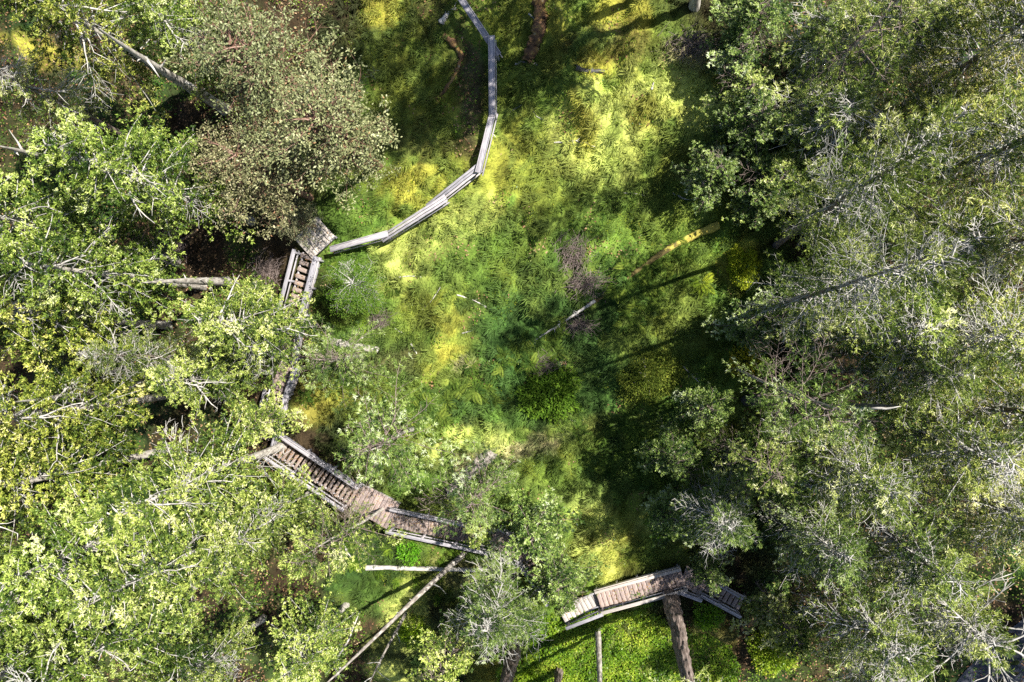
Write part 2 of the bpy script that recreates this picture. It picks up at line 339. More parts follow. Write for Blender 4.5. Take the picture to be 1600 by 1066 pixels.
def post(p, top, parent, w=.1, mt=None):
    gz = float(H(p.x, p.y)) - .25
    return beam('post', (p.x, p.y, gz), (p.x, p.y, top), w, w, mt or M_GREYWOOD, parent)

# timber railing down the top of the clearing
RAIL = [((708, -20), (779, 86)), ((768, 56), (769, 182)), ((771, 172), (747, 270)), ((751, 259), (668, 325)), ((697, 309), (596, 374)), ((606, 365), (516, 390))]
base = G(770, 120)
rail = thing('timber_railing', 'long weathered grey timber railing bending round the dark footpath at the top', 'railing', base)
for i, (q0, q1) in enumerate(RAIL):
    a = G(*q0, 1.0); b = G(*q1, 1.0); off = .018 * (i % 2)
    za = a.z; a.z += off; b.z += off
    d = (b - a).normalized(); s_ = Vector((-d.y, d.x, 0)).normalized()
    up = Vector((0, 0, 1))
    wide = i in (3, 4)
    cw = .17 if wide else .20
    if wide:
        for k in (-1, 0, 1):
            beam('rail_board', a + s_ * k * .13 - up * .012 * abs(k), b + s_ * k * (.13 if k else .0) - up * .012 * abs(k), .105, .04, M_GREYWOOD, rail, 0, .06)
    else:
        beam('cap_board', a, b, cw, .04, M_GREYWOOD, rail, 0, .03)
        for k in (-1, 1):
            beam('rail_board', a + s_ * k * (cw / 2 + .024) - up * .012, b + s_ * k * (cw / 2 + .024) - up * .012, .04, .13, M_GREYWOOD, rail)
    beam('lower_rail', a + s_ * .13 - up * .5, b + s_ * .13 - up * .5, .04, .12, M_GREYWOOD, rail)
    n = max(2, int((b - a).length / 1.7) + 1)
    for k in range(n):
        t_ = (k + .12) / (n - .76 + 0.0) if n > 1 else .5
        pt = a.lerp(b, min(.95, t_)) + s_ * .0
        post(pt, pt.z - .03, rail)

# plank runs: stairs and boardwalks
LITTER = []
def run(name, label, cat, q0, q1, width, n, hz0, hz1, mt, gap=.02, riser=True, rails=(1, 1), rail_h=.75, group=None, step=True, thick=.045, rail_w=.13, posts=3, double=True, rmt=None):
    a = G(*q0, hz0); b = G(*q1, hz1)
    root = thing(name, label, cat, (a + b) / 2, 0, group)
    root.location.z = min(float(H(root.location.x, root.location.y)), root.location.z)
    d = b - a; L = Vector((d.x, d.y, 0)).length; dh = Vector((d.x, d.y, 0)).normalized(); s_ = Vector((-dh.y, dh.x, 0)); up = Vector((0, 0, 1))
    tr = L / n; lab_w = 26 if mt is M_REDWOOD else 9
    tm = box_mesh('tread', tr - gap, width, thick, mt)
    for i in range(n):
        c = a + Vector((d.x, d.y, 0)) * ((i + .5) / n); c.z = a.z + d.z * ((i + .5) / n) if step else (a.z + b.z) / 2
        o = obj('tread' if step else 'deck_board', tm, root)
        o.rotation_euler = (random.gauss(0, .012), random.gauss(0, .02), math.atan2(dh.y, dh.x) + random.gauss(0, .012))
        o.location = c - root.location + s_ * random.gauss(0, .015)
        if random.random() < .97: LITTER.append((c, width, tr, s_, dh, lab_w))
    for k in (-1, 1):
        beam('stringer', a + s_ * k * (width / 2 - .05) - up * .16, b + s_ * k * (width / 2 - .05) - up * .16, .06, .2, M_GREYWOOD, root)
    for k, on in zip((-1, 1), rails):
        if not on: continue
        e = s_ * k * (width / 2 + .06)
        ra = a + e + up * rail_h; rb = b + e + up * rail_h
        beam('handrail', ra, rb, rail_w, .045, rmt or M_GREYWOOD, root, 0, .03)
        if double:
            beam('middle_rail', ra + e.normalized() * .1 - up * .10, rb + e.normalized() * .1 - up * .10, .05, .12, rmt or M_GREYWOOD, root)
            beam('lower_rail', ra - up * .52, rb - up * .52, .045, .12, M_GREYWOOD, root)
        for j in range(posts):
            pt = ra.lerp(rb, (j + .1) / (posts - .8) if posts > 1 else .5)
            post(pt, pt.z - .025, root)
    for k in (-1, 1):
        for j in (0.05, .95):
            pt = a.lerp(b, j) + s_ * k * (width / 2 - .06); pt.z -= .2
            if pt.z > float(H(pt.x, pt.y)) + .02: post(pt, pt.z, root, .12)
    return root
run('stair_landing', 'pale timber landing where the grey railing ends, under the arbutus', 'landing', (473, 389), (510, 354), 1.35, 8, .45, .45, M_PALEDECK, step=False, rails=(0, 0))
run('stair_flight', 'short timber stair just below the pale landing, grey boarded sides', 'stairs', (486, 398), (462, 492), 1.0, 9, .42, .42, M_REDWOOD, gap=.13, rail_w=.2, posts=3)
run('stair_flight', 'timber stair piece hidden by fir sprays between the pale landing and brown landing', 'stairs', (462, 492), (452, 562), .95, 8, .42, .42, M_REDWOOD, gap=.1, posts=2)
lb = run('stair_landing', 'small brown boarded landing with a wide pale rail beside a fir spray', 'landing', (455, 566), (440, 612), 1.15, 6, .42, .42, M_BROWNWOOD, step=False, rails=(0, 1), rail_w=.3, posts=2, rail_h=.8)
run('stair_flight', 'timber stair from the brown landing turning down to the long stair', 'stairs', (440, 612), (420, 690), .95, 9, .4, .4, M_BROWNWOOD, gap=.1, posts=2)
run('stair_flight', 'long steep timber stair with gapped reddish treads running down to the right', 'stairs', (428, 690), (556, 776), 1.2, 20, .45, .45, M_REDWOOD, gap=.10, rail_w=.15, posts=4)
run('stair_landing', 'brown landing strewn with needles between the two lower stairs', 'landing', (556, 776), (616, 806), 1.5, 10, .4, .4, M_BROWNWOOD, step=False, rails=(0, 0))
run('boardwalk', 'timber boardwalk littered with orange needles above the lying pale log', 'boardwalk', (612, 808), (772, 842), 1.0, 22, .4, .4, M_REDWOOD, gap=.015, posts=4)
run('stair_landing', 'dark brown landing with railings above the leaning bare trunk end', 'landing', (772, 838), (826, 862), 1.15, 8, .4, .4, M_BROWNWOOD, step=False, rails=(1, 1), posts=2)
run('stair_flight', 'shadow dappled timber stair below the dark brown landing', 'stairs', (826, 862), (872, 930), 1.0, 11, .4, .4, M_REDWOOD, gap=.09, posts=2)
run('stair_landing', 'pale landing half hidden by dark foliage at the left end of the boarded walk', 'landing', (878, 960), (934, 938), .8, 9, .38, .38, M_PALEDECK, step=False, rails=(1, 0), posts=2)
run('boardwalk', 'brown boarded walk with white rails above the thick rough trunk', 'boardwalk', (934, 936), (1067, 900), .92, 19, .38, .45, M_BROWNWOOD, gap=.022, rail_w=.14, posts=5, rail_h=.55, rmt=M_PALEDECK)
run('stair_landing', 'shaded turning landing at the right end of the boarded walk', 'landing', (1067, 900), (1100, 912), 1.1, 5, .42, .42, M_BROWNWOOD, step=False, rails=(1, 0), posts=2)
run('stair_flight', 'narrow dark stair descending right from the end of the boarded walk', 'stairs', (1098, 910), (1160, 944), .7, 9, .4, .3, M_BROWNWOOD, gap=.06, posts=3, rail_w=.09)

# fallen needles and twigs lying on the treads
P_, T_ = [], []
for c, w_, tr, s_, dh, m_ in LITTER:
    for _ in range(int(rng.poisson(m_ * w_ * tr * 5 * max(.15, vnoise(c.x * .7, c.y * .7, 7) * 1.6 - .3)))):
        q = c + s_ * float(rng.uniform(-.5, .5)) * w_ + dh * float(rng.uniform(-.45, .45)) * tr; P_.append((q.x, q.y, q.z + .03 + float(rng.random()) * .012)); T_.append(rng.random())
n = len(P_); a = rng.uniform(0, 6.28, n)
V, Fq_ = kites(np.array(P_), np.stack([np.cos(a), np.sin(a), 0 * a], 1), np.array([[0, 0, 1.]]) + rng.normal(0, .15, (n, 3)), rng.uniform(.05, .16, n), rng.uniform(.012, .05, n), .05)
M_LITTER = leaf_mat('fallen_needles', [(0, (.10, .055, .03)), (.5, (.30, .17, .09)), (.8, (.44, .31, .19)), (1, (.22, .27, .06))], .1, .8, False)
tag(obj('needle_litter', mesh_np('needle_litter', V, Fq_, M_LITTER, {'tint': np.repeat(T_, 4)}), kind='stuff'), 'orange brown needles and leaves fallen on the stair treads', 'litter')

# ------------------------------------------------------------------ trees
def bend(p0, d0, L, droop, n=5, wob=.08):
    pts = [np.array(p0, float)]; d = unit(np.array(d0, float))
    for i in range(n - 1):
        d = unit(d + np.array([rng.normal(0, wob), rng.normal(0, wob), rng.normal(0, wob) - droop / n])); pts.append(pts[-1] + d * L / (n - 1))
    return np.array(pts)
HT = 15.0
def crown_meshes(seed, kind):
    """crown and branch meshes for a 15 m tree with a 3 m crown"""
    global rng
    keep = rng; rng = np.random.default_rng(seed)
    sap = kind == 'sap'; kind = 'wispy' if sap else kind
    fir = kind in ('fir', 'thin', 'wispy')
    P, D, N, Ls, Ws, T = [], [], [], [], [], []
    tb = Tubes(3)
    nl = {'fir': 88, 'thin': 84, 'wispy': 36, 'arbutus': 70, 'broad': 70}[kind]
    if sap: nl = 46
    zb, zt = (5.0, 15.0) if fir else (6.5, 15.0)
    for i in range(nl):
        t = ((i + .5) / nl) ** .85; az_ = i * 2.399 + rng.normal(0, .35)
        if fir:
            r = 3.1 * (1 - t) ** .55 * (.55 + .45 * min(1, t * 5)) * rng.choice([.55, .8, 1.0, 1.25], p=[.2, .3, .3, .2]) * rng.uniform(.85, 1.15) + .3
            z = zb + (zt - zb) * t; rise = -.12 + .75 * t ** 2; droop = .35 * (1 - t)
            p0 = (0, 0, z)
        else:
            r = 3.0 * math.sqrt(max(.05, 1 - (2 * t - .75) ** 2 / 1.8)) * rng.uniform(.4, 1.25)
            z = zb + (zt - zb) * t * .8; rise = .35 + .5 * t; droop = .1
            p0 = (rng.normal(0, .15), rng.normal(0, .15), z)
        d0 = np.array([math.cos(az_), math.sin(az_), rise])
        pts = bend(p0, d0, r, droop, 6, .10)
        tb.add(pts, np.linspace(.036 if fir else .07, .008, 6) * (1.0 + .3 * rng.random()), rng.random())
        bare = rng.random() < {'fir': .035, 'thin': .23, 'wispy': .06, 'arbutus': .03, 'broad': .04}[kind] * (.5 if sap else 1)
        ns = int({'fir': 10, 'thin': 9, 'wispy': 10, 'arbutus': 8, 'broad': 9}[kind] * (.5 + r / 3))
        dirl = unit(pts[-1] - pts[0]); side = unit(np.cross(dirl, (0, 0, 1.)))
        limb_t = np.clip(rng.normal(.43, .22), 0, .9)
        for j in range(ns):
            s = .18 + .82 * (j + rng.random()) / ns if fir else .35 + .65 * (j + rng.random()) / ns
            f = s * 5; k = min(4, int(f)); q = pts[k] + (pts[k + 1] - pts[k]) * (f - k)
            sg = 1 if j % 2 else -1
            ll = (r * .42 * (1.15 - s * .85) + .16) * rng.uniform(.6, 1.2) if fir else r * .32 * rng.uniform(.5, 1.2)
            dd = unit(dirl * rng.uniform(.5, 1.1) + side * sg * rng.uniform(.5, 1.1) + np.array([0, 0, rng.normal(.05, .22)])) if s < .97 else dirl
            sub = bend(q, dd, ll, .15 if fir else -.2, 4, .14)
            if bare or (kind != 'fir' and rng.random() < .5) or rng.random() < .12: tb.add(sub, np.linspace(.015, .005, 4), rng.random())
            if bare:
                for _ in range(3):
                    w = rng.integers(1, 4); tw = bend(sub[w], unit(dd + rng.normal(0, .6, 3)), ll * .5, 0, 3, .2); tb.add(tw, [.016, .012, .007], rng.random())
                continue
            if fir:
                nc = max(1, int({'fir': 2.3, 'thin': 2.4, 'wispy': 1.9}[kind] * (.45 + ll) + rng.random()))
                for q_ in range(nc):
                    w = (q_ + .4 + .6 * rng.random()) / nc * 3; kk = min(2, int(w)); c0 = sub[kk] + (sub[kk + 1] - sub[kk]) * (w - kk) + rng.normal(0, .03, 3)
                    nn = rng.integers(13, 20) if kind == 'fir' else rng.integers(11, 16)
                    an = rng.uniform(-2.5, 2.5, nn) if kind == 'fir' else rng.normal(0, .95, nn); sd2 = unit(np.cross(dd, (0, 0, 1.)))
                    dv = unit(dd * np.cos(an)[:, None] + sd2 * np.sin(an)[:, None] + np.stack([rng.normal(0, .15, nn), rng.normal(0, .15, nn), rng.normal(.35, .4, nn)], 1))
                    P.append(c0 + rng.normal(0, .035, (nn, 3))); D.append(dv); N.append(unit(np.array([0, 0, 1.]) + rng.normal(0, .85, (nn, 3))))
                    big = (1.45, 1.3) if sap else (.92, .85) if kind == 'fir' else (1.3, .55)
                    Ls.append(rng.uniform(.09, .20, nn) * big[0]); Ws.append(rng.uniform(.04, .075, nn) * big[1])
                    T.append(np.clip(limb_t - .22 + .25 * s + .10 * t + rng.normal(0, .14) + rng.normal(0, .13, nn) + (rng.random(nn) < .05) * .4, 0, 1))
            else:
                nn = int(16 * (.5 + ll)); c0 = sub[rng.integers(1, 4)]
                off = rng.normal(0, 1, (nn, 3)) * np.array([.12, .12, .07]) * (1.4 if kind == 'broad' else 1)
                P.append(c0 + off); D.append(unit(off * np.array([1, 1, .5]) + rng.normal(0, .12, (nn, 3)))); N.append(unit(np.array([0, 0, 1.]) + rng.normal(0, .85, (nn, 3))))
                Ls.append(rng.uniform(.11, .21, nn)); Ws.append(rng.uniform(.05, .09, nn))
                T.append(np.clip(rng.normal(.5, .22, nn) + (rng.random(nn) < .012) * .6, 0, 1) if kind == 'arbutus' else np.clip(rng.normal(.5, .25, nn), 0, 1))
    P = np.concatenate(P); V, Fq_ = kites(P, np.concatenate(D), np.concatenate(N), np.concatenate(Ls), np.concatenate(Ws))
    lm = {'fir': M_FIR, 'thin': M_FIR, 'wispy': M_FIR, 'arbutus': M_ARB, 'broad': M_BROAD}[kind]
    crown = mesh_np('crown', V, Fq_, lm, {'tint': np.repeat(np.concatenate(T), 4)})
    br = tb.mesh('branches', {'arbutus': M_REDBARK, 'wispy': M_BARK}.get(kind, M_TWIG))
    rng = keep
    return crown, br
def trunk_mesh(seed, mt, r0=.24, top=14.6, lean=.25, sides=12, rings=26, rough=.06, flare=.5):
    g_ = np.random.default_rng(seed)
    z = np.linspace(-.6, top, rings); f = np.clip(z / top, 0, 1)
    rad = r0 * ((1 - f) ** .8 * .92 + .06) * (1 + flare * np.exp(-np.clip(z + .3, 0, 9) * 2.2))
    ph = g_.uniform(0, 6, 2)
    cx = lean * np.sin(f * 4 + ph[0]) * f; cy = lean * np.cos(f * 3 + ph[1]) * f
    a = np.arange(sides) * 2 * math.pi / sides
    ridg = vnoise((a[None] * sides / 6.28 * .9) + 0 * z[:, None], z[:, None] * 2.6 + 0 * a[None], seed) - .5
    R = rad[:, None] * (1 + rough * 2 * ridg)
    V = np.stack([cx[:, None] + R * np.cos(a), cy[:, None] + R * np.sin(a), z[:, None] + 0 * R], -1).reshape(-1, 3)
    i = np.arange(rings - 1)[:, None] * sides + np.arange(sides); j = np.arange(rings - 1)[:, None] * sides + (np.arange(sides) + 1) % sides
    return mesh_np('trunk', V, np.stack([i, j, j + sides, i + sides], -1).reshape(-1, 4), mt, None, True)
VAR = {'sap': [crown_meshes(600 + k, 'sap') for k in range(4)], 'fir': [crown_meshes(100 + k, 'fir') for k in range(5)], 'thin': [crown_meshes(200 + k, 'thin') for k in range(5)], 'wispy': [crown_meshes(300 + k, 'wispy') for k in range(3)],
       'arbutus': [crown_meshes(400 + k, 'arbutus') for k in range(2)], 'broad': [crown_meshes(500 + k, 'broad') for k in range(2)]}
TRK = {'fir': [trunk_mesh(k, M_PALEBARK) for k in range(3)], 'thin': [trunk_mesh(10 + k, M_BARK) for k in range(3)], 'wispy': [trunk_mesh(20, M_PALEBARK, .13)],
       'arbutus': [trunk_mesh(30, M_REDBARK, .2, 11, .6)], 'broad': [trunk_mesh(31, M_PALEBARK, .16, 12, .5)]}
NAME = {'fir': 'fir_tree', 'thin': 'fir_tree', 'wispy': 'young_fir_tree', 'arbutus': 'arbutus_tree', 'broad': 'broadleaf_tree'}
count = {}
def tree(px, py, Ht, R, kind, col, label, group, at=.62):
    p = G(px, py, Ht * at); k = count.get(kind, 0); count[kind] = k + 1
    z = float(H(p.x, p.y))
    t = thing(NAME[kind], label, 'tree', (p.x, p.y, z), k * 2.1 + px * .01, group)
    sc = (R / 3.0, R / 3.0, Ht / HT)
    vk = 'sap' if R < 1.95 and kind in ('thin', 'wispy') and Ht < 9 else kind
    cm, bm = VAR[vk][k % len(VAR[vk])]
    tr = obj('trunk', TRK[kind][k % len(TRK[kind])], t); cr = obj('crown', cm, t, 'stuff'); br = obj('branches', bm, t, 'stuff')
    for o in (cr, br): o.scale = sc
    tr.scale = (max(.6, R / 3), max(.6, R / 3), Ht / HT)
    j = random.uniform(.88, 1.12)
    cr.color = (col[0] * j, col[1] * j, col[2] * j, 1)
    t.rotation_euler.x = random.gauss(0, .03); t.rotation_euler.y = random.gauss(0, .03)
    return t
BR, MID, COOL_SHADE, WARM, PALE = (.92, 1.0, .82), (.96, .98, .92), (.76, .87, .9), (1.06, 1.0, .75), (1.1, 1.12, 1.0)  # the cool tone puts bluish shade into the leaf colour
RB, RW = (1.04, 1.0, .92), (1.14, 1.0, .85)
GL, GR, GM = 'firs crowded along the left side', 'firs crowded along the right side', 'small trees around the timber stairs'
for a in [
    (110, 20, 13, 2.4, 'fir', WARM, 'yellow green fir in the top left corner of the photo'),
    (280, 50, 9, 1.8, 'fir', BR, 'bright fir between the pale slanting trunk and the top edge, left of the arbutus'),
    (30, 140, 11, 1.7, 'thin', MID, 'sparse fir with white bare twigs under the top left corner fir'),
    (235, 290, 13, 2.4, 'fir', BR, 'broad bright fir directly left of the arbutus crowns'),
    (50, 365, 15, 2.6, 'fir', BR, 'bright fir at the left edge below the pale leaning trunk stub'),
    (125, 420, 14, 2.5, 'fir', BR, 'dense bright fir one crown in from the left edge, level with the pale landing'),
    (40, 500, 15, 2.5, 'fir', WARM, 'yellowish fir at the left edge level with the brush piles'),
    (230, 560, 9, 1.4, 'thin', MID, 'small gappy fir over the dark hole left of the pale spreading fir'),
    (400, 500, 10, 2.3, 'fir', PALE, 'pale fir spreading its sprays below the short stair'),
    (330, 590, 9, 1.7, 'fir', PALE, 'small pale fir with a bare white limb left of the brown landing'),
    (80, 640, 14, 2.5, 'fir', WARM, 'warm green fir over the pale horizontal trunks near the left edge'),
    (40, 760, 15, 2.6, 'fir', WARM, 'yellow tinged fir at the left edge level with the long steep stair'),
    (300, 745, 13, 2.6, 'fir', PALE, 'large pale fir just left of the long steep stair'),
    (160, 830, 14, 2.6, 'fir', BR, 'dense fir below the yellow tinged left edge fir'),
    (30, 920, 15, 2.7, 'fir', BR, 'dense fir at the left edge, second above the bottom corner'),
    (290, 890, 14, 2.7, 'fir', MID, 'dense fir directly below the large pale fir'),
    (160, 1000, 15, 2.8, 'fir', BR, 'dense fir at the bottom edge, second from the left corner'),
    (20, 1060, 15, 2.6, 'fir', BR, 'fir in the bottom left corner of the photo'),
    (400, 830, 10, 1.9, 'fir', MID, 'small fir with a pale bare limb right of the dense firs'),
    (300, 1060, 11, 2.2, 'fir', MID, 'low fir at the bottom edge above the grey brush')]:
    t = tree(*a, GL)
    for k in range(3):
        tb = Tubes(4); an = random.uniform(-1.2, 1.2) - t.rotation_euler.z; pts = bend((0, 0, a[2] * random.uniform(.6, .88)), (math.cos(an), math.sin(an), .3), a[3] * random.uniform(.6, 1.15), .2, 7, .14); tb.add(pts, np.linspace(.055, .014, 7))
        for j in range(5): tb.add(bend(pts[rng.integers(2, 7)], unit(pts[-1] - pts[0]) + rng.normal(0, .6, 3), rng.uniform(.25, .7), .1, 4, .2), np.linspace(.018, .007, 4))
        obj('dead_limb', tb.mesh('dead_limb', M_DEADWOOD), t)
for a in [
    (530, 850, 11, 2.1, 'wispy', PALE, 'open pale fir over the left end of the lying log'), (480, 1010, 8, 2.0, 'fir', PALE, 'low pale fir at the bottom edge left of the leaning bare trunk'),
    (605, 690, 7, 2.6, 'wispy', COOL_SHADE, 'wispy young fir right of the long steep stair'), (530, 560, 5.5, 2.1, 'wispy', COOL_SHADE, 'wispy dark sapling fir right of the brown landing'),
    (745, 775, 6.5, 2.3, 'wispy', COOL_SHADE, 'wispy young fir above the needle littered boardwalk'),
    (780, 950, 7, 2.5, 'thin', COOL_SHADE, 'dark spreading fir between the leaning trunk and the boarded walk'), (872, 900, 5, 1.5, 'thin', COOL_SHADE, 'dark sapling fir over the dappled stair'),
    (700, 1040, 7, 1.8, 'wispy', PALE, 'wispy pale fir at the bottom edge right of the leaning trunk'), (560, 450, 4, 1.3, 'broad', MID, 'dark leafy sapling right of the short stair'),
    (420, 100, 9, 2.7, 'arbutus', (.82, .92, .75), 'big arbutus with pale leaves and red tips left of the dark footpath, upper crown'), (525, 205, 9, 2.6, 'arbutus', (.95, 1.02, .85), 'big arbutus crown bulging right toward the railing'),
    (425, 655, 5, 1.3, 'wispy', PALE, 'thin pale sapling fir covering the turn between brown landing and long stair'),
    (752, 822, 4.5, .9, 'thin', PALE, 'small sapling fir poking over the upper rail of the littered boardwalk'), 
    (1108, 892, 3.8, 1.0, 'thin', COOL_SHADE, 'dark sapling fir hanging over the turn right of the boarded walk'), (468, 345, 3.6, 1.0, 'arbutus', (.85, .9, .85), 'small arbutus sapling leaning over the pale landing'),
    (882, 935, 3.6, .85, 'thin', COOL_SHADE, 'small dark sapling fir at the left end of the boarded walk'),
    
    (830, 830, 6, 1.8, 'wispy', COOL_SHADE, 'wispy dark fir overhanging the dark brown landing'), (440, 790, 6, 1.5, 'wispy', PALE, 'thin fir below the long steep stair'),
    (410, 270, 8, 2.4, 'arbutus', (.92, .9, .8), 'reddish arbutus crown just above the pale landing')]:
    tree(*a, GM)
for a in [
    (1180, 30, 4, 1.6, 'thin', COOL_SHADE, 'dark gappy fir at the top edge beside the clearing'), (1300, 60, 5, 2.1, 'thin', MID, 'fir at the top edge, second crown right of the clearing'),
    (1420, 60, 7, 2.9, 'thin', RB, 'bright fir at the top edge, third crown right of the clearing'), (1560, 60, 11, 2.6, 'thin', RW, 'fir in the top right corner of the photo'),
    (1180, 190, 3.8, 1.6, 'thin', COOL_SHADE, 'dark low fir at the right rim of the sunny moss'), (1300, 190, 5.5, 2.5, 'thin', MID, 'fir with tangled white twigs inward of the right rim'),
    (1430, 215, 7, 2.8, 'thin', RW, 'yellowish fir midway to the right edge below the bright top fir'), (1570, 220, 11, 2.6, 'thin', RB, 'fir at the right edge below the top right corner fir'),
    (1222, 285, 3.8, 1.7, 'thin', MID, 'low fir with a bright yellowish tip beyond the thick end of the mossy log'), (1350, 340, 5, 2.4, 'thin', MID, 'grey twigged fir right of the thick end of the mossy log'),
    (1465, 370, 8.5, 2.7, 'thin', RB, 'fir two crowns from the right edge level with the mossy log'), (1590, 380, 11.5, 2.5, 'thin', RB, 'fir at the right edge level with the mossy log'),
    (1265, 485, 6, 2.0, 'thin', COOL_SHADE, 'dark fir right of the yellow mossy dome shrub'), (1390, 510, 10, 2.6, 'thin', PALE, 'pale fir two crowns right of the yellow mossy dome shrub'),
    (1530, 520, 11.5, 2.6, 'thin', RB, 'fir at the right edge just above the middle of the photo'), (1200, 720, 8, 1.9, 'thin', COOL_SHADE, 'dark fir just below the dark sloping trunk'),
    (1400, 590, 11, 2.0, 'thin', MID, 'fir over the far end of the dark sloping trunk'), (1590, 650, 11.5, 2.4, 'thin', RW, 'warm toned fir at the right edge below the middle'),
    (1310, 730, 12, 2.3, 'thin', MID, 'fir below and right of the dark sloping trunk'), (1470, 690, 11.5, 2.5, 'thin', RB, 'fir below the middle, two crowns from the right edge'),
    (1130, 800, 8, 2.0, 'thin', COOL_SHADE, 'dark fir hanging over the turning landing'), (1260, 850, 10, 2.2, 'thin', COOL_SHADE, 'dark fir right of the narrow dark stair'),
    (1400, 840, 11.5, 2.5, 'thin', MID, 'fir between the narrow stair and the pale bare branched fir'), (1560, 800, 11.5, 2.5, 'thin', RB, 'fir at the right edge above the pale bare branched fir'),
    (1455, 928, 10.5, 2.1, 'thin', PALE, 'pale fir with radiating bare branches near the dark road corner'), (1350, 980, 11.5, 2.4, 'thin', MID, 'fir at the bottom right, left of the pale bare branched fir'),
    (1220, 960, 7, 1.7, 'thin', MID, 'low fir between the narrow stair and the bright leafy bush'), (1395, 1060, 11.5, 2.3, 'thin', MID, 'fir at the bottom edge left of the dark road corner'),
    (1050, 700, 5, 1.4, 'thin', COOL_SHADE, 'small dark fir below the round grey green shrub'), (1100, 640, 6, 1.3, 'thin', COOL_SHADE, 'small dark fir at the left end of the dark sloping trunk')]:
    tree(*a, GR)
# long dead limbs of the pale bare branched fir near the road
bf = next(o for o in bpy.data.objects if o.get('label', '').startswith('pale fir with radiating'))
for i in range(16):
    tb = Tubes(4); a = i * 2.4; z0 = rng.uniform(5.5, 10.5); d0 = np.array([math.cos(a), math.sin(a), .35])
    pts = bend((0, 0, z0), d0, rng.uniform(1.8, 3.2), .3, 8, .1); tb.add(pts, np.linspace(.05, .012, 8))
    for j in range(12):
        q = pts[rng.integers(2, 8)]; tb.add(bend(q, unit(pts[-1] - pts[0]) * .7 + rng.normal(0, .5, 3), rng.uniform(.3, .9), .1, 4, .15), np.linspace(.016, .006, 4))
    obj('dead_limb', tb.mesh('dead_limb', M_DEADWOOD), bf)
# trunks whose crowns are outside the frame
def bare_trunk(name, label, q0, q1, h1, r, mt, lean=.1, rough=.12, crown=None, seed=1, sides=40, rings=150):
    a = G(*q0); b = G(*q1, h1); d = b - a
    t = thing(name, label, 'tree', a)
    tr = obj('trunk', trunk_mesh(seed, mt, r, d.length, lean, sides, rings, rough, .25), t)
    tr.rotation_euler = d.to_track_quat('Z', 'Y').to_euler()
    if not crown:
        for k in range(6):
            f = rng.uniform(.2, .9); tb = Tubes(4); q = np.array(d) * f; e = unit(np.cross(np.array(d), rng.normal(0, 1, 3))); tb.add(bend(q, e + np.array(d.normalized()) * .4, rng.uniform(.25, 1.1), 0, 5, .15), np.linspace(r * .3, .008, 5))
            obj('branch_stub', tb.mesh('branch_stub', M_TWIG), t)
    if crown:
        cm, bm = VAR[crown][seed % len(VAR[crown])]
        for nm, me in (('crown', cm), ('branches', bm)):
            o = obj(nm, me, t, 'stuff'); s = d.length * .25 / 10; o.scale = (.8, .8, s); o.rotation_euler = tr.rotation_euler; o.location = d.normalized() * (d.length - 15 * s)
    return t
bare_trunk('fir_tree', 'thick rough barked fir trunk standing below the boarded walk', (1046, 925), (1120, 1262), 15, .42, M_BARK, .1, .22, 'thin', 1)
bare_trunk('fir_tree', 'slim straight pale trunk rising from the bright green ground cover', (934, 985), (945, 1300), 13, .15, M_PALEBARK, .1, .1, 'thin', 2)
bare_trunk('fir_tree', 'pale brown trunk beside the dark spreading fir at the bottom edge', (806, 1008), (735, 1290), 14, .36, M_BARK, .1, .2, 'thin', 3)
bare_trunk('fir_tree', 'short visible trunk stub at the bottom edge between two taller trunks', (874, 1046), (840, 1330), 13, .2, M_BARK, .1, .2, 'thin', 4)
bare_trunk('leaning_tree', 'long bare leaning trunk with pale lit bark crossing the lying log', (722, 868), (470, 1100), 8, .15, M_MIDBARK, .12, .06, None, 5, 16, 60)
bare_trunk('leaning_tree', 'thin bare leaning trunk right of the long pale leaning one', (634, 958), (560, 1100), 6, .09, M_MIDBARK, .1, .06, None, 6, 12, 50)
bare_trunk('fir_tree', 'dark sloping trunk crossing a gap in the right hand firs', (1168, 625), (1400, 640), 11, .26, M_DARKLOG, .1, .1, None, 7, 20, 60)
bare_trunk('fir_tree', 'thick pale slanting trunk in the dark gap left of the arbutus', (352, 172), (150, 40), 12, .27, M_PALEBARK, .1, .06, None, 8, 20, 60)
bare_trunk('fir_tree', 'pale leaning trunk stub at the left edge above the bright firs', (150, 268), (-20, 225), 10, .25, M_PALEBARK, .1, .06, None, 9, 20, 60)
bare_trunk('fir_tree', 'pale trunk crossing the dark gap left of the short stair', (355, 440), (220, 440), 9, .24, M_PALEBARK, .1, .06, None, 10, 20, 60)
bare_trunk('fir_tree', 'pale horizontal looking trunk over the warm green left fir', (220, 604), (20, 625), 12, .25, M_PALEBARK, .1, .06, None, 12, 20, 60)

# low dark saplings overhanging the clearing's right rim
for a in [(1150, 88, 3.2, 1.5, 'thin', COOL_SHADE, 'low dark sapling fir overhanging the right rim just right of the reddish debris'), (1110, 270, 3.4, 1.5, 'wispy', COOL_SHADE, 'low wispy sapling fir right of the pinkish moss patch'),
          (1185, 318, 3.0, 1.2, 'thin', COOL_SHADE, 'low dark sapling fir at the thick end of the mossy log'), (1180, 500, 4, 1.6, 'wispy', COOL_SHADE, 'dark wispy sapling fir below the yellow mossy dome shrub'),
          (1168, 145, 3.0, 1.4, 'thin', MID, 'low sapling fir with a lit top at the right rim, third from the top edge'), (1050, 800, 3.6, 1.6, 'wispy', COOL_SHADE, 'low dark wispy sapling fir above the turning landing')]:
    tree(*a, GR)
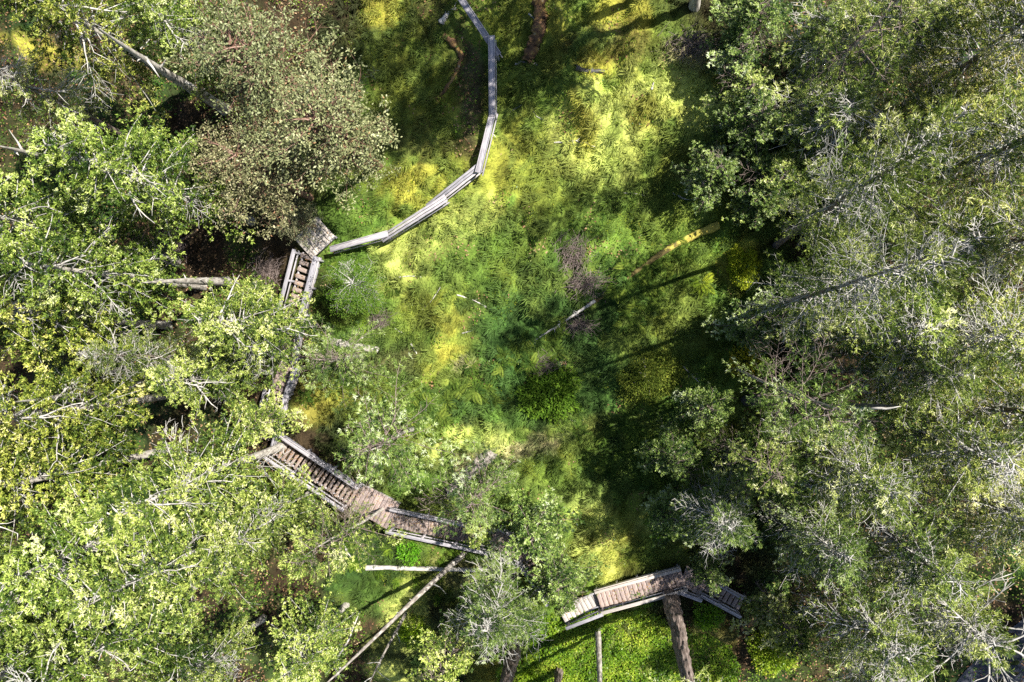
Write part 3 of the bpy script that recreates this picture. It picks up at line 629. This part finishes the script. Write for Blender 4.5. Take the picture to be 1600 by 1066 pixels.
# tall open firs added at the right rim to dapple the clearing with shade
for a in [(1225, 195, 17, 1.9, 'wispy', MID, 'tall open fir added for shade, rooted among the low saplings of the upper right rim'), (1210, 385, 17, 1.8, 'thin', MID, 'tall open fir added for shade, rooted right of the thick end of the mossy log'), 
          (1185, 480, 17, 1.9, 'thin', MID, 'tall open fir added for shade, rooted behind the yellow mossy dome shrub'), (1150, 575, 16, 1.9, 'wispy', COOL_SHADE, 'tall open fir added for shade, rooted beside the bush with large yellow leaves'), (1140, 690, 11, 1.8, 'wispy', MID, 'tall open fir added for shade, rooted below the dark sloping trunk')]:
    tree(*a, GR, at=0.0)
tree(1760, 950, 15, 3.2, 'thin', RB, 'unseen fir added beyond the right edge to shade the dark road corner', None, at=0.0)  # out-of-view tree, added to cast shade on the road
# tall firs just beyond the top edge that shade the footpath
for a in [(1052, -30, 22, 2.4, 'fir', BR, 'tall fir beyond the top edge shading the footpath, nearest the clearing'), (1085, 8, 22, 2.6, 'fir', BR, 'tall fir at the top edge beside the clearing, its top beyond the frame'),
          (1010, -110, 22, 2.4, 'thin', BR, 'tall fir beyond the top edge farther from the clearing')]:
    tree(*a, None, at=0.0)
# ------------------------------------------------------------------ undergrowth
def fern_mesh(seed):
    g_ = np.random.default_rng(seed); P, D, N, L, Wd, T = [], [], [], [], [], []
    nf = 11
    for i in range(nf):
        a = i * 6.283 / nf + g_.normal(0, .2); LL = g_.uniform(.65, 1.1); el = g_.uniform(.45, .95)
        h = np.array([math.cos(a), math.sin(a), 0]); sd_ = np.array([-math.sin(a), math.cos(a), 0]); tn = g_.normal(.5, .2)
        for j in range(13):
            u = (j + .8) / 13; q = h * LL * u * math.cos(el) + np.array([0, 0, LL * (u * math.sin(el) - .75 * u * u)]) + np.array([0, 0, .08])
            w = .15 * (math.sin(math.pi * min(1, u * .85 + .12))) + .02
            for sg in (-1, 1):
                P.append(q); D.append(sd_ * sg + h * .45 + np.array([0, 0, -.15])); N.append(np.array([0, 0, 1.]) + g_.normal(0, .2, 3)); L.append(w); Wd.append(.05); T.append(np.clip(tn + g_.normal(0, .12), 0, 1))
    V, Fq_ = kites(np.array(P), np.array(D), np.array(N), np.array(L), np.array(Wd), .05)
    return mesh_np('fern_fronds', V, Fq_, M_FERN, {'tint': np.repeat(T, 4)})
FERN = [fern_mesh(k) for k in range(4)]
def fern(px, py, sc, col, label, group):
    p = G(px, py); o = thing('sword_fern', label, 'fern', p + Vector((0, 0, .02)), 0, group); f = obj('fronds', FERN[random.randrange(4)], o, 'stuff'); f.color = (*col, 1); o.rotation_euler = (random.gauss(0, .12) - .12, random.gauss(0, .12), random.uniform(0, 6.28)); o.scale = (sc, sc, sc)
random.seed(8)
for i in range(46):
    t_ = random.random(); px = 640 + 230 * t_ + random.gauss(0, 14); py = 655 - 120 * t_ + random.gauss(0, 20)
    fern(px, py, random.uniform(.7, 1.15), (1, 1, 1), 'sword fern in the fern bank below the bare tip of the mossy log', 'ferns below the log tip')
for i in range(40):
    px, py = random.gauss(1010, 48), random.gauss(700, 38)
    fern(px, py, random.uniform(.7, 1.2), (.85, .9, .9), 'sword fern in the shaded fern bed below the round grey green shrub', 'ferns in the shade')
for i in range(34):
    t_ = random.random(); px = 960 + 110 * t_ + random.gauss(0, 16); py = 480 - 80 * t_ + random.gauss(0, 26)
    fern(px, py, random.uniform(.6, 1.0), (1.0, 1.0, .95), 'sword fern in the bluish green patch along the right side of the mossy log', 'ferns along the log')
for i in range(16):
    fern(random.gauss(660, 60), random.gauss(880, 30), random.uniform(.6, .9), (1.1, 1.2, .8), 'fern in the green gap around the lying pale log', 'ferns by the lying log')
for i in range(18):
    fern(random.gauss(545, 40), random.gauss(500, 60), random.uniform(.6, 1.0), (.9, .95, .9), 'dark fern on the slope right of the upper stairs', 'ferns by the upper stairs')
fern(1095, 443, 1.15, (1.7, 1.5, .8), 'single yellowish fern just left of the yellow mossy dome shrub', None)
fern(570, 505, .9, (2.2, 2.1, 1.0), 'single bright lime fern right of the upper stairs', None)

def shrub(px, py, rx, rz, n, leaf, col, label, mt=None, stretch=1.0, rot=0, name='shrub'):
    p = G(px, py); t = thing(name, label, 'shrub', p, rot)
    u = unit(rng.normal(0, 1, (n, 3))); u[:, 2] = np.abs(u[:, 2])
    lump = .72 + .5 * vnoise(u[:, 0] * 3 + px, u[:, 1] * 3 + u[:, 2] * 2, 5)
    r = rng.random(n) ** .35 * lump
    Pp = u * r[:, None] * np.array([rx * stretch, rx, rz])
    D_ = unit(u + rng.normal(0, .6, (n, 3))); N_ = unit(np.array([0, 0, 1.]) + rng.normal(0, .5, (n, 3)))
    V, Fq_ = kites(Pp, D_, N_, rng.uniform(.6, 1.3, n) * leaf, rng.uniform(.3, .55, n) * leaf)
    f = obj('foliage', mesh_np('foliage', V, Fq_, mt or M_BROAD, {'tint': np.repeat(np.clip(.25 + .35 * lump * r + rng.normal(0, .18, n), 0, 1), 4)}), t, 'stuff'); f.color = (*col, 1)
    tb = Tubes(4)
    for k in range(7):
        d_ = unit(rng.normal(0, 1, 3) * np.array([1, 1, .4]) + np.array([0, 0, .9])); tb.add(bend((0, 0, -.1), d_, rz * .9, .1, 4), np.linspace(.022, .006, 4))
    obj('stems', tb.mesh('stems', M_TWIG), t, 'stuff')
shrub(1160, 418, 1.0, .9, 5200, .10, (2.9, 2.3, 1.1), 'yellow green mossy dome shrub at the right rim of the clearing', M_FERN, .75)  # yellow green raised to stand in for sun on the shaded dome
shrub(1012, 585, 1.5, 1.3, 7500, .11, (1.5, 1.25, 1.2), 'round grey green shrub in the shade right of centre', M_FERN, 1.1, .6)
shrub(858, 618, 1.3, .7, 4200, .16, (1.05, 1.25, .8), 'low bright green bushy patch left of the round grey green shrub', M_FERN, 1.2, .3)
shrub(1205, 1015, 1.2, 1.0, 3600, .14, (1.6, 1.3, .8), 'bright lime leafy bush near the bottom edge right of the thick trunk', None)
shrub(1168, 562, .9, 1.2, 900, .17, (3.2, 1.7, 1.2), 'thin bush with large yellow leaves above the dark sloping trunk', None)
shrub(650, 985, .9, .6, 2600, .12, (1.9, 1.6, .8), 'lime bush between the two leaning trunks', M_BROAD, 1, .4)
shrub(830, 1050, .8, .6, 2400, .11, (1.6, 1.4, .7), 'lime bush at the bottom edge beside the pale brown trunk', M_BROAD)
shrub(1000, 925, .8, .6, 1200, .13, (1.1, 1.2, .9), 'leafy bush poking out from under the boarded walk', M_BROAD)
shrub(1105, 960, .8, .7, 1600, .12, (1.2, 1.3, .8), 'leafy bush right of the thick rough trunk', M_BROAD)
shrub(1040, 815, .9, .5, 1600, .13, (1.3, 1.5, .8), 'bright green bush above the turning landing', M_BROAD)
shrub(640, 860, .7, .5, 1200, .13, (1.1, 1.5, .8), 'glossy green bush above the lying pale log', M_BROAD)

def leaves(name, label, cat, n, ext, keep, lmin, lmax, hmax, mt, col, tmean=.55):
    x = rng.uniform(ext[0], ext[1], n); y = rng.uniform(ext[2], ext[3], n); px, py = to_px(x, y, .16 * y)
    k = keep(px, py, x, y); x, y = x[k], y[k]; n = len(x)
    z = H(x, y) + rng.random(n) ** .7 * hmax * (.4 + fbm(x / .7, y / .7, 131, 3))
    a = rng.uniform(0, 6.28, n)
    V, Fq_ = kites(np.stack([x, y, z], 1), np.stack([np.cos(a), np.sin(a), rng.normal(.1, .3, n)], 1), unit(np.array([0, 0, 1.]) + rng.normal(0, .4, (n, 3))), rng.uniform(lmin, lmax, n), rng.uniform(lmin, lmax, n) * .6)
    o = obj(name, mesh_np(name, V, Fq_, mt, {'tint': np.repeat(np.clip(tmean + (fbm(x / .9, y / .9, 133, 3) - .5) * 1.1 + rng.normal(0, .2, n), 0, 1), 4)}), kind='stuff'); o.color = (*col, 1); tag(o, label, cat)
leaves('salal_ground_cover', 'bright green glossy ground cover around the trunks at the bottom edge', 'ground cover', 90000, (-6, 9, -20, -10),
       lambda px, py, x, y: (((px - 965) / 175) ** 2 + ((py - 1030) / 85) ** 2 < 1 + (fbm(x / 1.3, y / 1.3, 141, 3) - .5) * 1.2), .07, .15, .45, M_BROAD, (1.25, 1.15, .7))
leaves('clearing_herbs', 'small leafy herbs scattered in the moss of the clearing', 'herbs', 90000, (-14, 11, -16, 19),
       lambda px, py, x, y: in_clear(px, py, x, y) & (fbm(x / 1.5 + 9, y / 1.5, 151, 4) > .53), .035, .085, .16, M_BROAD, (1.2, .98, .6))
leaves('forest_undergrowth', 'dim leafy undergrowth on the forest floor under the trees', 'undergrowth', 90000, (-33, 22, -20, 20),
       lambda px, py, x, y: ~in_clear(px, py, x, y) & (fbm(x / 2.2 + 5, y / 2.2, 161, 3) > .43), .06, .14, .35, M_BROAD, (.8, .85, .7))
leaves('forest_litter', 'brown fallen needles and bark flakes on the forest floor', 'litter', 60000, (-33, 22, -20, 20), lambda px, py, x, y: ~in_clear(px, py, x, y), .05, .16, .05, M_LITTER, (1, 1, 1), .45)
# grass tussocks leaning down the slope, many blades each
nt_ = 12000
x = rng.uniform(-14, 11, nt_); y = rng.uniform(-18, 19, nt_); px, py = to_px(x, y, .16 * y)
k = in_clear(px, py, x, y) & (fbm(x / 1.6 + 3, y / 1.6, 171, 3) > .42); x, y = x[k], y[k]
bl = 13; xx = np.repeat(x, bl); yy = np.repeat(y, bl); n = len(xx); a = 3.9 + (fbm(xx / 2.2, yy / 2.2, 173, 3) - .5) * 7 + rng.normal(0, .75, n); el = rng.uniform(.1, .6, n)
D_ = np.stack([np.cos(a) * np.cos(el), np.sin(a) * np.cos(el), np.sin(el)], 1)
V, Fq_ = kites(np.stack([xx, yy, H(xx, yy)], 1) + rng.normal(0, .03, (n, 3)), D_, unit(np.array([0, 0, 1.]) + rng.normal(0, .3, (n, 3))), rng.uniform(.18, .48, n), rng.uniform(.02, .045, n), .22)
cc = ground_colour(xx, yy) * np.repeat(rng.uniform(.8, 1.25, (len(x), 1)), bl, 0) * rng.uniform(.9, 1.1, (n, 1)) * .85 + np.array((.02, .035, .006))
tag(obj('grass_tussocks', mesh_np('grass_tussocks', V, Fq_, M_BLADE, {'ground_colour': np.repeat(cc, 4, 0)}), kind='stuff'), 'small grass tussocks tufted all over the mossy clearing', 'grass')

# fuller grass clumps that fountain outward
nt_ = 5200
x = rng.uniform(-14, 11, nt_); y = rng.uniform(-18, 19, nt_); px, py = to_px(x, y, .16 * y)
k = in_clear(px, py, x, y) & (fbm(x / 2.4 + 13, y / 2.4, 181, 3) > .48) & ~((np.abs(px - 735) < 26) & (py < 270)); x, y = x[k], y[k]
bl = 26; sz = rng.uniform(.55, 1.25, len(x)); xx = np.repeat(x, bl); yy = np.repeat(y, bl); n = len(xx); a = rng.uniform(0, 6.28, n); el = rng.uniform(.1, .75, n)
D_ = np.stack([np.cos(a) * np.cos(el) - .15, np.sin(a) * np.cos(el) - .2, np.sin(el)], 1)
V, Fq_ = kites(np.stack([xx, yy, H(xx, yy) + .03], 1) + rng.normal(0, .03, (n, 3)), D_, unit(np.array([0, 0, 1.]) + rng.normal(0, .4, (n, 3))), rng.uniform(.22, .48, n) * np.repeat(sz, bl), rng.uniform(.025, .05, n), .25)
cc = ground_colour(xx, yy) * np.repeat(rng.uniform(.75, 1.25, (len(x), 1)), bl, 0) * rng.uniform(.8, 1.2, (n, 1)) * .8 + np.array((.015, .03, .006))
tag(obj('grass_clumps', mesh_np('grass_clumps', V, Fq_, M_BLADE, {'ground_colour': np.repeat(cc, 4, 0)}), kind='stuff'), 'fuller arching clumps of grass across the clearing', 'grass')

# ------------------------------------------------------------------ fallen wood
def log(name, label, cat, q, rad, mt, lift=None, twigs=0, forks=0, sides=8, knob=.0, n=24, tl=.35, group=None):
    """q: pixel points along the piece, rad: radii at its two ends (m)"""
    pts = [G(a, b_, rad[0] * .5) for a, b_ in q]; pts = np.array([tuple(v) for v in pts])
    if lift: pts[:, 2] += np.linspace(lift[0], lift[1], len(pts))
    u = np.linspace(0, len(pts) - 1, n); k = np.minimum(len(pts) - 2, u.astype(int)); f = (u - k)[:, None]
    P_ = pts[k] * (1 - f) + pts[k + 1] * f
    P_[1:-1] = (P_[:-2] + P_[1:-1] * 2 + P_[2:]) / 4
    if not lift: P_[:, 2] = H(P_[:, 0], P_[:, 1]) + (rad[0] * .55 if n != 40 else np.linspace(.2, -.02, n))
    if n == 40:
        for _ in range(6): P_[1:-1, 2] = (P_[:-2, 2] + P_[1:-1, 2] * 2 + P_[2:, 2]) / 4
    ctr = P_.mean(0); ctr[2] = H(ctr[0], ctr[1]); P_ = P_ - ctr
    P_[:, :2] += rng.normal(0, rad[0] * (.12 if n < 40 else .03), (n, 2))
    tb = Tubes(sides); R_ = np.linspace(rad[0], rad[1], n) * (1 + rng.normal(0, .06 + knob, n)); tb.add(P_, R_)
    dd = unit(P_[-1] - P_[0]); sd_ = np.cross(dd, (0, 0, 1.))
    t = thing(name, label, cat, ctr, 0, group)
    obj('stem', tb.mesh('stem', mt), t)
    if twigs or forks:
        for i in range(twigs + forks):
            j = rng.integers(int(n * .35), n - 2) if i >= forks else rng.integers(int(n * .2), int(n * .7)); sg = 1 if i % 2 else -1
            L_ = (tl * rng.uniform(.5, 1.2)) if i >= forks else tl * 2
            tw = Tubes(4); tw.add(bend(P_[j], dd * .6 + sd_ * sg * rng.uniform(.5, 1) + np.array([0, 0, .15]), L_, .1, 5, .15), np.linspace(R_[j] * .55, .005, 5))
            obj('twig', tw.mesh('twig', mt), t)
    return t
L1 = log('mossy_log', 'long fallen log, yellow with moss at its thick right end', 'log', [(1122, 353), (1085, 368), (1050, 385), (1010, 412), (960, 450), (925, 475)], (.2, .06), M_MOSSLOG, None, 0, 0, 10, .0, 40)
log('fallen_tree_tip', 'bleached bare tip of a fallen tree with short side twigs left of the mossy log', 'log', [(930, 470), (890, 497), (828, 537)], (.085, .03), M_DEADWOOD, (.1, .15), 9, 0, 8, .02, 30, .3)
log('lying_log', 'straight pale log lying level below the needle littered boardwalk', 'log', [(575, 884), (680, 887), (785, 890)], (.13, .09), M_DEADWOOD, (.3, .15), 2, 0, 10, .02, 30)
log('rotten_log', 'rotten brown log with a white torn edge near the top, right of the railing', 'log', [(843, 0), (846, 30), (838, 62), (822, 98)], (.34, .26), M_ROT, None, 2, 0, 12, .10, 30)
log('broken_snag', 'small white torn end of the rotten brown log', 'log', [(806, 101), (822, 97), (840, 101)], (.07, .05), M_DEADWOOD, None, 2, 0, 7, .15, 12)
log('dead_root', 'grey twisted dead root beside the dark footpath left of the railing', 'root', [(693, 55), (712, 72), (721, 88), (716, 108), (706, 125), (690, 148), (665, 160)], (.15, .06), M_ROT, None, 6, 0, 9, .28, 34, .3)
log('driftwood_piece', 'pale splintered wood fragment near the top left of the railing', 'log', [(688, 38), (700, 22), (712, 12)], (.12, .05), M_DEADWOOD, None, 4, 0, 7, .2, 14)
log('dark_log', 'short black log tucked under the yellow moss hump near the top', 'log', [(898, 106), (920, 111), (944, 112)], (.13, .08), M_DARKLOG, None, 0, 0, 9, .05, 16)
log('broken_log', 'broad pale splintered log slab above the needle littered boardwalk', 'log', [(768, 706), (745, 728), (722, 748), (700, 770)], (.34, .24), M_MIDBARK, (-.12, -.08), 4, 0, 12, .08, 26)
log('grey_log', 'grey barked log end lying right of the brown landing', 'log', [(518, 534), (552, 540), (592, 548)], (.2, .17), M_PALEBARK, None, 2, 0, 10, .06, 20)
STICKS = [([(617, 435), (640, 431), (659, 433)], .035, 0, 'short white stick lying level above the lime fern'), ([(660, 484), (676, 468), (688, 449)], .03, 0, 'thin straight pale stick slanting up in mid clearing'),
    ([(714, 461), (738, 468), (768, 484)], .045, 3, 'forked white branch lying near the centre left of the clearing'), ([(565, 529), (586, 512), (604, 490)], .04, 1, 'pale stick leaning over the small root ball'),
    ([(616, 512), (631, 522)], .05, 0, 'stubby white stick just right of the small root ball'), ([(722, 521), (738, 517)], .04, 0, 'tiny white stick below the forked white branch'), ([(640, 534), (651, 553)], .05, 1, 'dark grey stick at the edge of the brown patch'),
    ([(795, 177), (806, 169), (820, 160)], .03, 0, 'thin pale stick right of the railing bend'), ([(830, 168), (838, 182), (851, 188)], .03, 1, 'curved thin stick beside the thin pale stick'),
    ([(866, 223), (905, 222), (930, 230)], .04, 4, 'white forked branch on the sunlit moss'), ([(1050, 302), (1068, 311), (1086, 312)], .05, 0, 'bent white stick below the pinkish moss patch'),
    ([(1018, 141), (1021, 130), (1027, 117)], .06, 0, 'short upright white stick on the lime grass'), ([(826, 22), (838, 34), (848, 44)], .04, 0, 'pale stick lying across the rotten brown log'),
    ([(975, 302), (1008, 306)], .03, 1, 'faint pale stick left of the bent white stick'), ([(1042, 72), (1066, 82), (1080, 92)], .06, 4, 'pale broken branch in the reddish debris at the top of the grass'),
    ([(1060, 92), (1085, 88)], .07, 2, 'pale bark piece below the broken branch in the reddish debris'), ([(880, 652), (912, 662)], .05, 2, 'pale stick ending at the yellow moss lump'),
    ([(1040, 540), (1058, 515), (1062, 508)], .03, 0, 'thin brown stick arching over the round grey green shrub'), ([(1062, 568), (1095, 600)], .04, 4, 'grey dead branch at the left of the small dark firs'),
    ([(640, 1066), (560, 985)], .0, 0, None), ([(700, 780), (712, 752)], .05, 2, 'grey branch leaning on the pale log slab'), ([(520, 1040), (545, 1000), (562, 955)], .07, 3, 'white bare limb beside the long leaning trunk'), ([(660, 340), (672, 352)], .0, 0, None),
    ([(500, 838), (540, 852), (548, 870)], .06, 3, 'white bare limb over the left end of the lying log'), ([(765, 205), (775, 215)], .03, 0, 'tiny twig right of the railing'), ([(1150, 300), (1180, 318)], .04, 4, 'grey branched stick right of the bent white stick')]
for q, r_, tw, lb_ in STICKS:
    if lb_: log('fallen_branch', lb_, 'branch', q, (r_, r_ * .5), M_DEADWOOD, None, tw, 0, 6, .04, 12, .45, 'fallen sticks and branches')
def brush(px, py, rx, ry, n, mt, label, ang=0, rad=.013):
    p = G(px, py); t = thing('brush_pile', label, 'brush pile', p); tb = Tubes(3)
    for i in range(n):
        a = ang + rng.normal(0, .7); q = np.array([rng.normal(0, rx * .4), rng.normal(0, ry * .4), 0]); q[2] = float(H(p.x + q[0], p.y + q[1])) - p.z + rng.uniform(.02, .3)
        tb.add(bend(q - np.array([math.cos(a), math.sin(a), 0]) * .35, (math.cos(a), math.sin(a), .35), rng.uniform(.5, 1.1), .9, 6, .2), np.linspace(rad, rad * .4, 6))
    obj('stalks', tb.mesh('stalks', mt), t, 'stuff')
brush(898, 400, .8, 1.1, 220, M_BROWNTWIG, 'upper brown heap of dead bracken beside the mossy log', 1.3)
brush(915, 443, 1.1, .6, 220, M_BROWNTWIG, 'lower brown heap of dead bracken touching the mossy log', .3)
brush(852, 570, .7, .5, 120, M_BROWNTWIG, 'small reddish heap of dead stalks below the bare log tip', .6)
brush(905, 510, .9, .4, 120, M_BROWNTWIG, 'flat brown patch of dead stalks right of the bare log tip', -.3)
brush(597, 500, .5, .4, 110, M_BROWNTWIG, 'small root ball of brown stalks right of the lime fern', .6)
brush(330, 1040, 1.8, 1.0, 320, M_TWIG, 'tangle of grey dead twigs at the bottom edge among the left firs', .2, .016)
brush(270, 385, 1.2, 1.0, 160, M_BROWNTWIG, 'dark tangle of dead branches in the gap left of the short stair', .4, .016)
brush(1085, 75, 1.3, .5, 200, M_BROWNTWIG, 'reddish debris of dead stalks at the top of the lime grass', .2)
brush(420, 420, 1.0, .8, 160, M_BROWNTWIG, 'brown tangle of bare stalks left of the short stair', .9, .014)
